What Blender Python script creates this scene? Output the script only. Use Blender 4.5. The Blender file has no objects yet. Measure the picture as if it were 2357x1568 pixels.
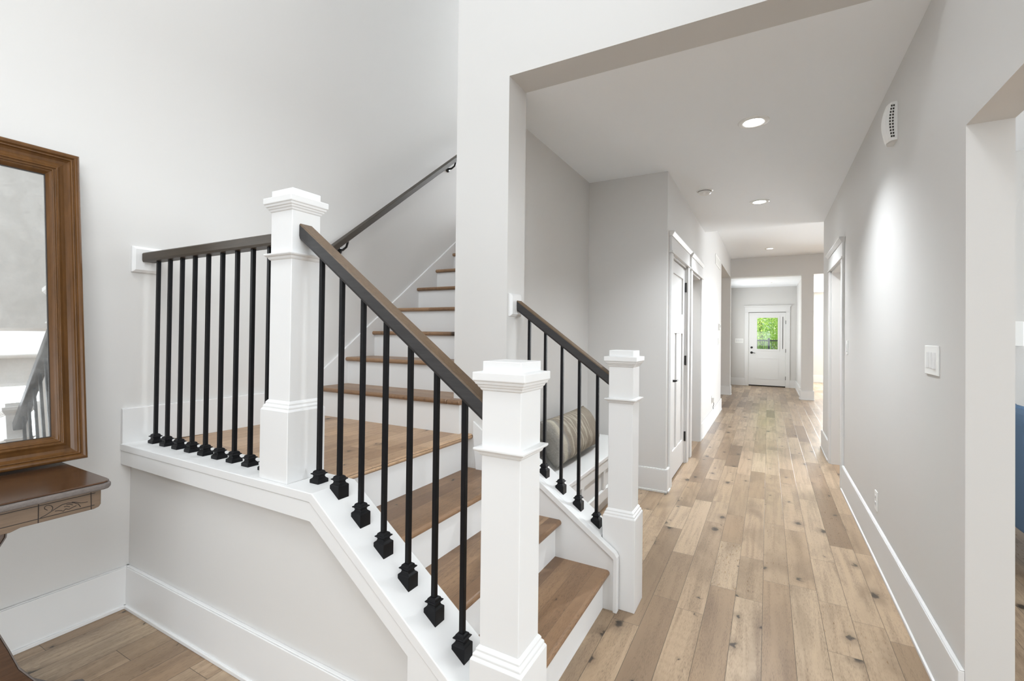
import bpy, bmesh, math, random
from mathutils import Vector, Matrix
random.seed(7)
sc = bpy.context.scene
C = sc.collection
PI = math.pi

# ------------------------------------------------------------------ camera
def make_camera():
    f, yaw, pitch, roll, pcy = 1073.3453, .5023, .0098, .0116, 758.4
    cy, sy = math.cos(yaw), math.sin(yaw)
    fwd, right, up = Vector((-sy, cy, 0)), Vector((cy, sy, 0)), Vector((0, 0, 1))
    cp, sp = math.cos(pitch), math.sin(pitch)
    f2, u2 = fwd*cp + up*sp, up*cp - fwd*sp
    cr, sr = math.cos(roll), math.sin(roll)
    r3, u3 = right*cr + u2*sr, u2*cr - right*sr
    cam = bpy.data.cameras.new('camera'); o = bpy.data.objects.new('camera', cam); C.objects.link(o)
    m = Matrix((r3, u3, -f2)).transposed().to_4x4(); m.translation = (0, 0, 1.375)
    o.matrix_world = m
    cam.sensor_fit = 'HORIZONTAL'; cam.sensor_width = 36; cam.lens = f*36/2357
    cam.shift_y = -(784 - pcy)/2357
    cam.clip_start = .05; cam.clip_end = 200
    sc.camera = o
make_camera()

# ------------------------------------------------------------------ world, daylight, exposure
w = bpy.data.worlds.new('world'); sc.world = w; w.use_nodes = True
bg = w.node_tree.nodes['Background']; bg.inputs[0].default_value = (.80, .90, 1, 1); bg.inputs[1].default_value = 1.0

def area(name, loc, direction, sx, sy, power, col=(1, 1, 1), spread=180):
    l = bpy.data.lights.new(name, 'AREA'); l.shape = 'RECTANGLE'; l.size = sx; l.size_y = sy
    l.energy = power; l.color = col; l.spread = math.radians(spread)
    o = bpy.data.objects.new(name, l); C.objects.link(o); o.location = loc
    o.rotation_euler = Vector(direction).to_track_quat('-Z', 'Y').to_euler()
    return o
WARM = (1, .965, .92); COOL = (.93, .97, 1)
# window daylight, plus added unseen lights marked below
area('daylight_foyer_upper', (-1.1, -2.72, 3.9), (0, 1, 0), 2.6, 2.2, 12, (.92, .965, 1))
area('daylight_foyer_lower', (-1.1, -2.72, 1.25), (0, .5, -1), 2.4, 1.9, 60, (.92, .965, 1))
area('foyer_side_fill', (.75, -1.3, 3.3), (-1, 0, -.15), 2.2, 2.0, 80, (.92, .965, 1))  # unseen side light, added to brighten the left wall
area('stair_fill', (-2.2, 8.1, 4.5), (0, -1, 0), 1.0, 1.6, 255, (.92, .965, 1))  # added out of view to lift the wall along the upper stairs
area('daylight_living', (6.12, 1.2, 1.55), (-1, 0, -.3), 4.0, 1.6, 310, (.88, .95, 1))
area('daylight_kitchen', (-5.3, 10.2, 1.6), (1, -.05, 0), 2.0, 1.8, 6, COOL, 110)
area('daylight_dining', (5.52, 8.8, 1.6), (-1, -.1, -.4), 2.6, 1.9, 158, (.91, .96, 1), 110)
area('daylight_dining_far', (3.2, 16.98, 1.6), (0, -1, 0), 2.6, 1.9, 540, (.91, .96, 1))
area('end_fill', (-1.0, 13.4, 1.5), (1, 0, 0), 1.4, 1.6, 35, COOL)  # hidden side light, added to brighten the far column and end area
area('foyer_fill', (-1.1, -.6, 5.4), (0, 0, -1), 1.2, 1.2, 80, (.93, .97, 1))  # unseen overhead fill without a fixture, added to lift the foyer
area('powder_fill', (1.5, 6.1, 2.78), (0, 0, -1), .3, .3, 40, (1, .99, .97))  # added fill, out of view, brightens the right doorway jamb
area('closet_fill', (-1.2, 6.1, 2.78), (0, 0, -1), .3, .3, 7, (1, .99, .97))  # added fill, out of view, brightens the second left doorway jamb
sun = bpy.data.lights.new('sun', 'SUN'); sun.energy = 20; sun.angle = .01; sun.color = (1, .97, .9)
so_ = bpy.data.objects.new('sun', sun); C.objects.link(so_); so_.rotation_euler = Vector((.6, .02, -.8)).to_track_quat('-Z', 'Y').to_euler()
sc.view_settings.view_transform = 'Standard'; sc.view_settings.look = 'None'
sc.view_settings.exposure = 0.03; sc.view_settings.gamma = 1; sc.view_settings.use_curve_mapping = False
sc.cycles.use_denoising = True
sc.cycles.max_bounces = 10; sc.cycles.diffuse_bounces = 8; sc.cycles.glossy_bounces = 5
sc.cycles.sample_clamp_indirect = 6
sc.cycles.caustics_reflective = False; sc.cycles.caustics_refractive = False

# ------------------------------------------------------------------ materials
def lin(r, g, b):
    f = lambda c: (c/255/12.92) if c/255 <= .04045 else ((c/255+.055)/1.055)**2.4
    return (f(r), f(g), f(b), 1)

def mat(name, col, rough=.5, metal=0, spec=.5, bump=0, bscale=200, var=0, vscale=(8, 8, 8), coat=0):
    m = bpy.data.materials.new(name); m.use_nodes = True
    nt = m.node_tree; n = nt.nodes; b = n['Principled BSDF']
    b.inputs['Roughness'].default_value = rough; b.inputs['Metallic'].default_value = metal
    b.inputs['Specular IOR Level'].default_value = spec; b.inputs['Base Color'].default_value = col
    if coat: b.inputs['Coat Weight'].default_value = coat; b.inputs['Coat Roughness'].default_value = .12
    if bump or var:
        g = n.new('ShaderNodeNewGeometry')
    if bump:
        t = n.new('ShaderNodeTexNoise'); t.inputs['Scale'].default_value = bscale; t.inputs['Detail'].default_value = 3
        nt.links.new(g.outputs['Position'], t.inputs['Vector'])
        bp = n.new('ShaderNodeBump'); bp.inputs['Strength'].default_value = bump; bp.inputs['Distance'].default_value = .002
        nt.links.new(t.outputs['Fac'], bp.inputs['Height']); nt.links.new(bp.outputs['Normal'], b.inputs['Normal'])
    if var:
        mp = n.new('ShaderNodeMapping'); mp.inputs['Scale'].default_value = vscale
        nt.links.new(g.outputs['Position'], mp.inputs['Vector'])
        t = n.new('ShaderNodeTexNoise'); t.inputs['Scale'].default_value = 1; t.inputs['Detail'].default_value = 6; t.inputs['Roughness'].default_value = .65
        nt.links.new(mp.outputs['Vector'], t.inputs['Vector'])
        mx = n.new('ShaderNodeMix'); mx.data_type = 'RGBA'
        mx.inputs['A'].default_value = tuple(c*(1-var) for c in col[:3]) + (1,)
        mx.inputs['B'].default_value = tuple(min(1, c*(1+var)) for c in col[:3]) + (1,)
        nt.links.new(t.outputs['Fac'], mx.inputs['Factor']); nt.links.new(mx.outputs['Result'], b.inputs['Base Color'])
    return m

def planks(name, across, width, length, off, cols, rough, gap=.0016, knots=1.0, grain=1.0, lightgap=False):
    """Wood boards: `across` is the world axis ('X' or 'Y') across the boards; they run along the other one."""
    m = bpy.data.materials.new(name); m.use_nodes = True
    nt = m.node_tree; n = nt.nodes; L = nt.links.new; b = n['Principled BSDF']
    def math_(op, a, c=None, cl=False):
        x = n.new('ShaderNodeMath'); x.operation = op; x.use_clamp = cl
        for i, v in enumerate((a, c)):
            if v is None: continue
            if isinstance(v, (int, float)): x.inputs[i].default_value = v
            else: L(v, x.inputs[i])
        return x.outputs[0]
    def comb(x, y, z):
        c = n.new('ShaderNodeCombineXYZ')
        for i, v in enumerate((x, y, z)):
            if isinstance(v, (int, float)): c.inputs[i].default_value = v
            else: L(v, c.inputs[i])
        return c.outputs[0]
    def noise(vec, scale, detail=4, rg=.6, dist=0):
        t = n.new('ShaderNodeTexNoise'); t.inputs['Scale'].default_value = scale; t.inputs['Detail'].default_value = detail
        t.inputs['Roughness'].default_value = rg; t.inputs['Distortion'].default_value = dist
        L(vec, t.inputs['Vector']); return t.outputs['Fac']
    def rnd(vec):
        t = n.new('ShaderNodeTexWhiteNoise'); t.noise_dimensions = '3D'; L(vec, t.inputs['Vector']); return t
    def mix(f, a, c):
        x = n.new('ShaderNodeMix'); x.data_type = 'RGBA'
        for k, v in (('Factor', f), ('A', a), ('B', c)):
            if isinstance(v, (int, float)): x.inputs[k].default_value = v
            elif isinstance(v, tuple): x.inputs[k].default_value = v
            else: L(v, x.inputs[k])
        return x.outputs['Result']
    def sstep(v, lo, hi):
        x = n.new('ShaderNodeMapRange'); x.interpolation_type = 'SMOOTHSTEP'
        L(v, x.inputs['Value']); x.inputs['From Min'].default_value = lo; x.inputs['From Max'].default_value = hi
        return x.outputs['Result']
    g = n.new('ShaderNodeNewGeometry'); s = n.new('ShaderNodeSeparateXYZ'); L(g.outputs['Position'], s.inputs[0])
    u, v = (s.outputs[0], s.outputs[1]) if across == 'X' else (s.outputs[1], s.outputs[0])
    uu = math_('DIVIDE', math_('SUBTRACT', u, off), width)
    k = math_('FLOOR', uu); fu = math_('SUBTRACT', uu, k)
    r1 = rnd(comb(k, 3.3, s.outputs[2] if False else 1.7)).outputs['Value']
    vv = math_('ADD', math_('DIVIDE', v, length), math_('MULTIPLY', r1, 7.31))
    j = math_('FLOOR', vv); fv = math_('SUBTRACT', vv, j)
    # every other board is split again so that lengths differ
    r2 = rnd(comb(k, j, .4)); cut = math_('ADD', math_('MULTIPLY', r2.outputs['Value'], .5), .25)
    half = math_('GREATER_THAN', fv, cut)
    tone = rnd(comb(k, math_('ADD', math_('MULTIPLY', j, 2), half), 9.1))
    ts = n.new('ShaderNodeSeparateColor'); L(tone.outputs['Color'], ts.inputs[0])
    ramp = n.new('ShaderNodeValToRGB'); e = ramp.color_ramp.elements
    e[0].position = 0; e[0].color = cols[0]; e[1].position = 1; e[1].color = cols[-1]
    for i, c in enumerate(cols[1:-1]):
        el = e.new((i+1)/(len(cols)-1)); el.color = c
    L(ts.outputs[0], ramp.inputs[0])
    shift = math_('MULTIPLY', ts.outputs[1], 40)
    # long grain
    gv = comb(math_('ADD', math_('MULTIPLY', u, 1), shift), math_('MULTIPLY', v, .055), ts.outputs[2])
    g1 = noise(gv, 26, 6, .62, .6)
    gv2 = comb(math_('ADD', u, shift), math_('MULTIPLY', v, .16), 1.3)
    g2 = noise(gv2, 120, 5, .7, .2)
    gv3 = comb(math_('ADD', u, shift), math_('MULTIPLY', v, .30), 4.1)
    g3 = noise(gv3, 5.5, 3, .5, .4)
    col = mix(math_('MULTIPLY', sstep(g1, .42, .74), .50*grain), ramp.outputs[0], cols[0])
    col = mix(math_('MULTIPLY', sstep(g3, .46, .76), .60*grain), col, tuple(c*.80 for c in cols[0][:3]) + (1,))
    # short dark pores
    pv = comb(math_('ADD', math_('MULTIPLY', u, 560), shift), math_('MULTIPLY', v, 42), 2.2)
    pn = noise(pv, 1, 2, .6)
    col = mix(math_('MULTIPLY', sstep(pn, .48, .68), math_('MULTIPLY', sstep(g1, .30, .62), .62*grain)), col, tuple(c*.50 for c in cols[0][:3]) + (1,))
    # cathedral figure
    wv = n.new('ShaderNodeTexWave'); wv.wave_type = 'RINGS'; wv.inputs['Scale'].default_value = 11; wv.inputs['Distortion'].default_value = 5.5
    wv.inputs['Detail'].default_value = 3
    L(comb(math_('MULTIPLY', math_('SUBTRACT', fu, .5), width*3.2), math_('ADD', math_('MULTIPLY', v, .42), shift), 0), wv.inputs['Vector'])
    figure = math_('MULTIPLY', sstep(wv.outputs['Fac'], .55, .95), math_('MULTIPLY', math_('GREATER_THAN', ts.outputs[2], .6), .07*grain))
    col = mix(figure, col, tuple(c*.62 for c in cols[0][:3]) + (1,))
    # knots
    if knots:
        vo = n.new('ShaderNodeTexVoronoi'); vo.voronoi_dimensions = '2D'; vo.inputs['Scale'].default_value = 1
        nx = noise(comb(u, v, .2), 34, 3, .6)
        L(comb(math_('ADD', math_('MULTIPLY', u, 6.2), math_('MULTIPLY', nx, .32)), math_('ADD', math_('MULTIPLY', v, 3.6), shift), .5), vo.inputs['Vector'])
        vs = n.new('ShaderNodeSeparateColor'); L(vo.outputs['Color'], vs.inputs[0])
        keep = math_('LESS_THAN', vs.outputs[0], .42*knots)
        size = math_('ADD', math_('MULTIPLY', math_('POWER', vs.outputs[1], 2.2), 1.25), .22)
        d = math_('DIVIDE', vo.outputs['Distance'], size)
        halo = math_('MULTIPLY', math_('SUBTRACT', 1, sstep(d, .05, .34)), keep)
        core = math_('MULTIPLY', math_('SUBTRACT', 1, sstep(d, .05, .125)), keep)
        col = mix(math_('MULTIPLY', halo, .40), col, tuple(c*.42 for c in cols[0][:3]) + (1,))
        col = mix(math_('MULTIPLY', core, .85), col, (.012, .008, .005, 1))
        # cracks along the grain
        cn = noise(comb(math_('ADD', math_('MULTIPLY', u, 46), shift), math_('MULTIPLY', v, 2.4), 7), 1, 2, .5)
        crack = math_('MULTIPLY', sstep(cn, .765, .80), .75)
        col = mix(crack, col, (.03, .018, .010, 1))
    # joints
    du = math_('MULTIPLY', math_('MINIMUM', fu, math_('SUBTRACT', 1, fu)), width)
    e1 = math_('MINIMUM', fv, math_('SUBTRACT', 1, fv)); e2 = math_('ABSOLUTE', math_('SUBTRACT', fv, cut))
    dv = math_('MULTIPLY', math_('MINIMUM', e1, e2), length)
    joint = math_('SUBTRACT', 1, sstep(math_('MINIMUM', du, dv), gap*.35, gap))
    col = mix(math_('MULTIPLY', joint, .85), col, (.055, .036, .022, 1))
    L(col, b.inputs['Base Color'])
    rr = math_('ADD', math_('MULTIPLY', g2, .16), rough-.06); rr = math_('ADD', rr, math_('MULTIPLY', ts.outputs[1], .05))
    L(rr, b.inputs['Roughness']); b.inputs['Specular IOR Level'].default_value = .5
    h = math_('SUBTRACT', math_('MULTIPLY', g2, .25), joint)
    bp = n.new('ShaderNodeBump'); bp.inputs['Strength'].default_value = .35; bp.inputs['Distance'].default_value = .0012
    L(h, bp.inputs['Height']); L(bp.outputs['Normal'], b.inputs['Normal'])
    return m

M = {}
M['wall'] = mat('warm_grey_wall_paint', (.640, .630, .614, 1), .52, spec=.32, bump=.05, bscale=160)
M['ceiling'] = mat('flat_white_ceiling_paint', (.915, .945, .975, 1), .9, spec=.2, bump=.05, bscale=160)
M['trim'] = mat('white_satin_trim_paint', (.725, .724, .718, 1), .42, spec=.35)
M['plastic'] = mat('white_plastic', (.84, .84, .82, 1), .35)
M['floor'] = planks('knotty_oak_floor', 'X', .1275, 1.75, -.0175,
                    [lin(122, 99, 77), lin(167, 144, 118), lin(179, 156, 130), lin(184, 163, 137), lin(173, 149, 123), lin(166, 142, 115), lin(144, 119, 94)], .27)
TR = [lin(118, 90, 66), lin(146, 115, 86), lin(160, 128, 97), lin(134, 104, 77)]
TL = [lin(158, 126, 96), lin(184, 152, 120), lin(194, 163, 131), lin(172, 140, 108)]
M['tread_x'] = planks('stair_oak_treads', 'X', .088, 9, -.05, TR, .34, gap=.0006, knots=.25, grain=1.1)
M['tread_y'] = planks('stair_oak_treads_turned', 'Y', .088, 9, -.05, TR, .34, gap=.0006, knots=.25, grain=1.1)
M['landing'] = planks('stair_oak_landing', 'X', .092, 1.5, -.03, TL, .34, gap=.001, knots=.5, grain=1.1)
M['rail'] = mat('dark_stained_rail_wood', (.042, .029, .017, 1), .42, var=.6, vscale=(9, 110, 110), spec=.4)
M['rail_brown_top'] = mat('dark_rail_wood_browner_on_top', (.028, .026, .026, 1), .42, var=.6, vscale=(9, 110, 110), spec=.4)
def brown_top(m, brown):  # upward faces take a lighter, browner base colour than the sides
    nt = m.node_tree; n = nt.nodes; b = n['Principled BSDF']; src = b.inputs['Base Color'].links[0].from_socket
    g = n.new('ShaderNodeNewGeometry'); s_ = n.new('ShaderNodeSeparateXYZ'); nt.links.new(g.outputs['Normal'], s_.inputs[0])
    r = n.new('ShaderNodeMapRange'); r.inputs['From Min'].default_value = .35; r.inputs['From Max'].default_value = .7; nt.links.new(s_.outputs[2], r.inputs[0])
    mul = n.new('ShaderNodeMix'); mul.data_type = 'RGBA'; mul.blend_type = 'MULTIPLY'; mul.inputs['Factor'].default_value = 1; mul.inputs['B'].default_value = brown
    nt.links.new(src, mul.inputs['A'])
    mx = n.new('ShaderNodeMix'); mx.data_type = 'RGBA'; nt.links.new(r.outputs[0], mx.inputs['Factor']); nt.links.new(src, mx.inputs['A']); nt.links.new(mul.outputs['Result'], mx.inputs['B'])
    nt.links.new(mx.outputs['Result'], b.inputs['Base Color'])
brown_top(M['rail_brown_top'], (4.3, 2.9, 1.55, 1))
M['rail_y'] = mat('dark_stained_wall_rail_wood', (.034, .024, .015, 1), .45, var=.5, vscale=(90, 14, 90))
M['iron'] = mat('satin_black_iron', (.006, .006, .007, 1), .40, spec=.16)
M['black'] = mat('black_hardware', (.008, .008, .008, 1), .35)
M['frame'] = mat('polished_walnut_frame', (.105, .047, .014, 1), .30, var=.6, vscale=(36, 36, 6), spec=.28)
M['table'] = mat('polished_mahogany_top', (.062, .030, .015, 1), .22, var=.7, vscale=(60, 7, 60), coat=.2)
M['table_apron'] = mat('faded_walnut_apron', (.150, .098, .060, 1), .5, var=.4, vscale=(60, 8, 90))
M['table_edge'] = mat('worn_grey_wood_edge', (.125, .105, .095, 1), .6, var=.45, vscale=(120, 60, 120), bump=.5, bscale=180)
M['groove'] = mat('dark_incised_line', (.02, .012, .008, 1), .6)
M['cloth_blue'] = mat('blue_upholstery', (.125, .20, .31, 1), .85, spec=.2, bump=.5, bscale=900, var=.18, vscale=(300, 300, 300))
M['leg_black'] = mat('black_chair_leg', (.008, .009, .012, 1), .4)
M['slot'] = mat('dark_slot', (.03, .025, .02, 1), .7)
M['metal'] = mat('dark_hinge_metal', (.010, .010, .010, 1), .4)
M['dark_strip'] = mat('near_black_strip', (.02, .016, .013, 1), .8)  # near-black, for the strips under the doors
M['fence'] = mat('dark_fence_metal', (.030, .036, .050, 1), .5)
M['bark'] = mat('tree_bark', (.10, .07, .045, 1), .9, bump=.6, bscale=40)
M['lawn'] = mat('lawn_grass', (.14, .26, .05, 1), .9, var=.4, vscale=(20, 20, 20))
M['roof'] = mat('grey_shingle_roof', (.16, .15, .16, 1), .9, var=.3, vscale=(6, 6, 30))
def aged_mirror():
    m = bpy.data.materials.new('aged_silvered_mirror'); m.use_nodes = True; nt = m.node_tree; n = nt.nodes; b = n['Principled BSDF']
    b.inputs['Metallic'].default_value = 1; b.inputs['Base Color'].default_value = (.88, .885, .875, 1); b.inputs['Roughness'].default_value = .012
    d = n.new('ShaderNodeBsdfDiffuse'); d.inputs[0].default_value = (.80, .80, .78, 1)
    g = n.new('ShaderNodeNewGeometry'); t = n.new('ShaderNodeTexNoise'); t.inputs['Scale'].default_value = 9; t.inputs['Detail'].default_value = 8; t.inputs['Roughness'].default_value = .7
    nt.links.new(g.outputs['Position'], t.inputs['Vector'])
    r = n.new('ShaderNodeMapRange'); r.inputs['From Min'].default_value = .42; r.inputs['From Max'].default_value = .75; r.inputs['To Min'].default_value = .10; r.inputs['To Max'].default_value = .28
    nt.links.new(t.outputs['Fac'], r.inputs[0])
    mx = n.new('ShaderNodeMixShader'); nt.links.new(r.outputs[0], mx.inputs[0]); nt.links.new(b.outputs[0], mx.inputs[1]); nt.links.new(d.outputs[0], mx.inputs[2])
    nt.links.new(mx.outputs[0], n['Material Output'].inputs[0]); return m
M['mirror'] = aged_mirror()

def leaf_material():
    m = bpy.data.materials.new('sunlit_leaves'); m.use_nodes = True; nt = m.node_tree; n = nt.nodes
    b = n['Principled BSDF']; b.inputs['Roughness'].default_value = .6
    g = n.new('ShaderNodeNewGeometry'); r = n.new('ShaderNodeValToRGB'); nt.links.new(g.outputs['Random Per Island'], r.inputs[0])
    e = r.color_ramp.elements; e[0].color = (.22, .40, .05, 1); e[1].color = (.72, .82, .30, 1); x = e.new(.5); x.color = (.46, .64, .13, 1)
    nt.links.new(r.outputs[0], b.inputs['Base Color'])
    t = n.new('ShaderNodeBsdfTranslucent'); nt.links.new(r.outputs[0], t.inputs[0])
    mx = n.new('ShaderNodeMixShader'); mx.inputs[0].default_value = .4
    nt.links.new(b.outputs[0], mx.inputs[1]); nt.links.new(t.outputs[0], mx.inputs[2])
    nt.links.new(mx.outputs[0], n['Material Output'].inputs[0])
    return m
M['leaf'] = leaf_material()

def emit(name, col, s):
    m = bpy.data.materials.new(name); m.use_nodes = True; b = m.node_tree.nodes['Principled BSDF']
    b.inputs['Base Color'].default_value = (.9, .9, .9, 1); b.inputs['Emission Color'].default_value = col; b.inputs['Emission Strength'].default_value = s
    return m
M['lamp'] = emit('lit_downlight_lens', (.95, .98, 1, 1), 60)
M['lamp_dim'] = emit('dim_downlight_lens', (.95, .98, 1, 1), 6)

def glass():
    m = bpy.data.materials.new('door_glass'); m.use_nodes = True; nt = m.node_tree; n = nt.nodes
    tr = n.new('ShaderNodeBsdfTransparent'); gl = n.new('ShaderNodeBsdfGlossy'); gl.inputs['Roughness'].default_value = .02
    fr = n.new('ShaderNodeFresnel'); fr.inputs[0].default_value = 1.45
    mx = n.new('ShaderNodeMixShader'); nt.links.new(fr.outputs[0], mx.inputs[0]); nt.links.new(tr.outputs[0], mx.inputs[1]); nt.links.new(gl.outputs[0], mx.inputs[2])
    nt.links.new(mx.outputs[0], n['Material Output'].inputs[0]); return m
M['glass'] = glass()

def pillow_material():
    m = bpy.data.materials.new('striped_taupe_linen'); m.use_nodes = True; nt = m.node_tree; n = nt.nodes; L = nt.links.new
    b = n['Principled BSDF']; b.inputs['Roughness'].default_value = .95; b.inputs['Specular IOR Level'].default_value = .1
    tc = n.new('ShaderNodeTexCoord'); s = n.new('ShaderNodeSeparateXYZ'); L(tc.outputs['Object'], s.inputs[0])
    nz = n.new('ShaderNodeTexNoise'); nz.inputs['Scale'].default_value = 9; L(tc.outputs['Object'], nz.inputs['Vector'])
    a = n.new('ShaderNodeMath'); a.operation = 'MULTIPLY_ADD'; L(nz.outputs['Fac'], a.inputs[0]); a.inputs[1].default_value = .05; L(s.outputs[1], a.inputs[2])
    r = n.new('ShaderNodeValToRGB'); r.color_ramp.interpolation = 'LINEAR'
    mr = n.new('ShaderNodeMapRange'); L(a.outputs[0], mr.inputs[0]); mr.inputs['From Min'].default_value = -.40; mr.inputs['From Max'].default_value = .46
    L(mr.outputs[0], r.inputs[0])
    base = (.275, .238, .192, 1); cream = (.47, .43, .355, 1); grey = (.275, .26, .235, 1)
    e = r.color_ramp.elements; e[0].position = 0; e[0].color = grey; e[1].position = 1; e[1].color = base
    def stop(p, c): x = e.new(p); x.color = c
    stop(.05, grey); stop(.075, cream); stop(.10, cream); stop(.12, grey); stop(.16, base)
    for p, w_ in ((.20, .016), (.265, .011), (.315, .018), (.38, .012), (.43, .012), (.485, .016), (.55, .010), (.60, .012)): stop(p-w_, base); stop(p, cream); stop(p+w_, base)
    nf = n.new('ShaderNodeTexNoise'); nf.inputs['Scale'].default_value = 320; L(tc.outputs['Object'], nf.inputs['Vector'])
    mx = n.new('ShaderNodeMix'); mx.data_type = 'RGBA'; mx.blend_type = 'MULTIPLY'; mx.inputs['Factor'].default_value = .55
    rr = n.new('ShaderNodeValToRGB'); L(nf.outputs['Fac'], rr.inputs[0]); rr.color_ramp.elements[0].position = .3; rr.color_ramp.elements[0].color = (.5, .5, .5, 1); rr.color_ramp.elements[1].position = .62
    L(r.outputs[0], mx.inputs['A']); L(rr.outputs[0], mx.inputs['B']); L(mx.outputs['Result'], b.inputs['Base Color'])
    wv = n.new('ShaderNodeTexNoise'); wv.inputs['Scale'].default_value = 11; wv.inputs['Detail'].default_value = 3; L(tc.outputs['Object'], wv.inputs['Vector'])
    bp = n.new('ShaderNodeBump'); bp.inputs['Strength'].default_value = .9; bp.inputs['Distance'].default_value = .03; L(wv.outputs['Fac'], bp.inputs['Height']); L(bp.outputs['Normal'], b.inputs['Normal'])
    return m
M['pillow'] = pillow_material()

# ------------------------------------------------------------------ mesh helpers
class MB:
    def __init__(s): s.bm = bmesh.new()
    def face(s, vs):
        try: return s.bm.faces.new(vs)
        except ValueError: return None
    def box(s, x0, x1, y0, y1, z0, z1):
        v = [s.bm.verts.new((x, y, z)) for z in (z0, z1) for x, y in ((x0, y0), (x1, y0), (x1, y1), (x0, y1))]
        for f in ((3, 2, 1, 0), (4, 5, 6, 7), (0, 1, 5, 4), (1, 2, 6, 5), (2, 3, 7, 6), (3, 0, 4, 7)): s.face([v[i] for i in f])
        return s
    def prism(s, pts, axis, a, b):
        """polygon in the plane normal to `axis` (X: (y,z); Y: (x,z); Z: (x,y)) pushed from a to b"""
        def P(p, t): return {'X': (t, p[0], p[1]), 'Y': (p[0], t, p[1]), 'Z': (p[0], p[1], t)}[axis]
        A = [s.bm.verts.new(P(p, a)) for p in pts]; B = [s.bm.verts.new(P(p, b)) for p in pts]
        n = len(pts); s.face(A); s.face(B[::-1])
        for i in range(n): s.face([A[i], A[(i+1) % n], B[(i+1) % n], B[i]])
        return s
    def loft(s, rings, cap=True):
        R = [[s.bm.verts.new(p) for p in r] for r in rings]
        for a, b in zip(R, R[1:]):
            n = len(a)
            for i in range(n): s.face([a[i], a[(i+1) % n], b[(i+1) % n], b[i]])
        if cap: s.face(R[0][::-1]); s.face(R[-1])
        return s
    def square_loft(s, cx, cy, prof):
        """prof: list of (half width, z)"""
        return s.loft([[(cx-h, cy-h, z), (cx+h, cy-h, z), (cx+h, cy+h, z), (cx-h, cy+h, z)] for h, z in prof])
    def lathe(s, prof, seg=24, mtx=None, cap=True):
        """prof: (r, h) about local Z, placed by mtx"""
        rings = []
        for r, h in prof:
            rings.append([((mtx or Matrix()) @ Vector((r*math.cos(2*PI*i/seg), r*math.sin(2*PI*i/seg), h))) for i in range(seg)])
        return s.loft(rings, cap)
    def tube(s, pts, r, seg=8):
        pts = [Vector(p) for p in pts]; rings = []
        for i, p in enumerate(pts):
            d = (pts[min(i+1, len(pts)-1)] - pts[max(i-1, 0)]).normalized()
            a = d.orthogonal().normalized() if i == 0 else (rings_x - d*rings_x.dot(d)).normalized()
            rings_x = a; b = d.cross(a)
            rr = r[i] if isinstance(r, (list, tuple)) else r
            rings.append([p + a*rr*math.cos(2*PI*k/seg) + b*rr*math.sin(2*PI*k/seg) for k in range(seg)])
        return s.loft(rings)
    def build(s, name, m, parent=None, bevel=0, smooth=False, seg=2, subsurf=0):
        bmesh.ops.recalc_face_normals(s.bm, faces=s.bm.faces[:])
        if parent is not None:
            p = parent; off = Vector((0, 0, 0))
            while p: off += Vector(p.location); p = p.parent
            bmesh.ops.translate(s.bm, verts=s.bm.verts[:], vec=-off)
        me = bpy.data.meshes.new(name); s.bm.to_mesh(me); s.bm.free()
        o = bpy.data.objects.new(name, me); C.objects.link(o); me.materials.append(m)
        if parent is not None: o.parent = parent
        if smooth:
            for p in me.polygons: p.use_smooth = True
        if bevel:
            bv = o.modifiers.new('bevel', 'BEVEL'); bv.width = bevel; bv.segments = seg; bv.limit_method = 'ANGLE'; bv.angle_limit = math.radians(40)
            bv.harden_normals = False
        if subsurf:
            ss = o.modifiers.new('subsurf', 'SUBSURF'); ss.levels = subsurf; ss.render_levels = subsurf
        return o

def tag(o, label, cat, group=None, kind=None):
    if label: o['label'] = label
    if cat: o['category'] = cat
    if group: o['group'] = group
    if kind: o['kind'] = kind
    return o
def thing(name, loc, label, cat, group=None):
    o = bpy.data.objects.new(name, None); o.empty_display_size = .1; C.objects.link(o); o.location = loc
    return tag(o, label, cat, group)
def structure(name, mb, m, label=None, cat=None, bevel=0, parent=None):
    o = mb.build(name, m, parent, bevel=bevel)
    if parent is None: tag(o, label, cat, kind='structure')
    return o
def copy_tree(root, loc, label):
    def cp(o, par):
        c = o.copy(); C.objects.link(c)
        if par: c.parent = par
        for ch in o.children: cp(ch, c)
        return c
    r = cp(root, None); r.location = loc; r['label'] = label
    return r

# ------------------------------------------------------------------ measured planes
xL, xR, xH, xREC, xP, xPL = -2.795, .606, -.782, -1.506, -1.284, -1.64
yK, yP, yP2, yB, ySOF, yHE, yF, yE, yRO = 1.137, 2.274, 2.482, 4.249, 6.993, 9.647, 12.085, 14.737, 2.196
zC, zC2, zF, zL, TOP = 2.828, 3.205, 2.761, .812, 5.6
RISE, RUN = .198, .266

# ------------------------------------------------------------------ setting
structure('floor', MB().box(-6, 6.6, -2.9, 17.4, -.1, 0), M['floor'], 'knotty light oak plank floor running the length of the hall', 'floor')
structure('ceiling', MB().box(xREC, xR, yP2, ySOF, zC, zC+.5), M['ceiling'], 'flat white ceiling over the near half of the hall', 'ceiling')
structure('ceiling_far', MB().box(-5.6, 5.6, ySOF, 17.4, zC2, zC2+.15), M['ceiling'], 'raised white ceiling past the step in the hall ceiling', 'ceiling')
structure('ceiling_foyer', MB().box(xL-.15, xR+.125, -2.9, 8.2, TOP, TOP+.12), M['ceiling'], 'high ceiling over the two storey foyer', 'ceiling')
structure('ceiling_end', MB().box(-1.1, .76, yF+.25, yE, zF, zF+.12), M['ceiling'], 'white ceiling in front of the glazed end door', 'ceiling')
structure('ceiling_living', MB().box(xR+.125, 6.1, -2.9, 5.0, zC, zC+.12), M['ceiling'], 'white ceiling of the room beyond the right opening', 'ceiling')
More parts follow.
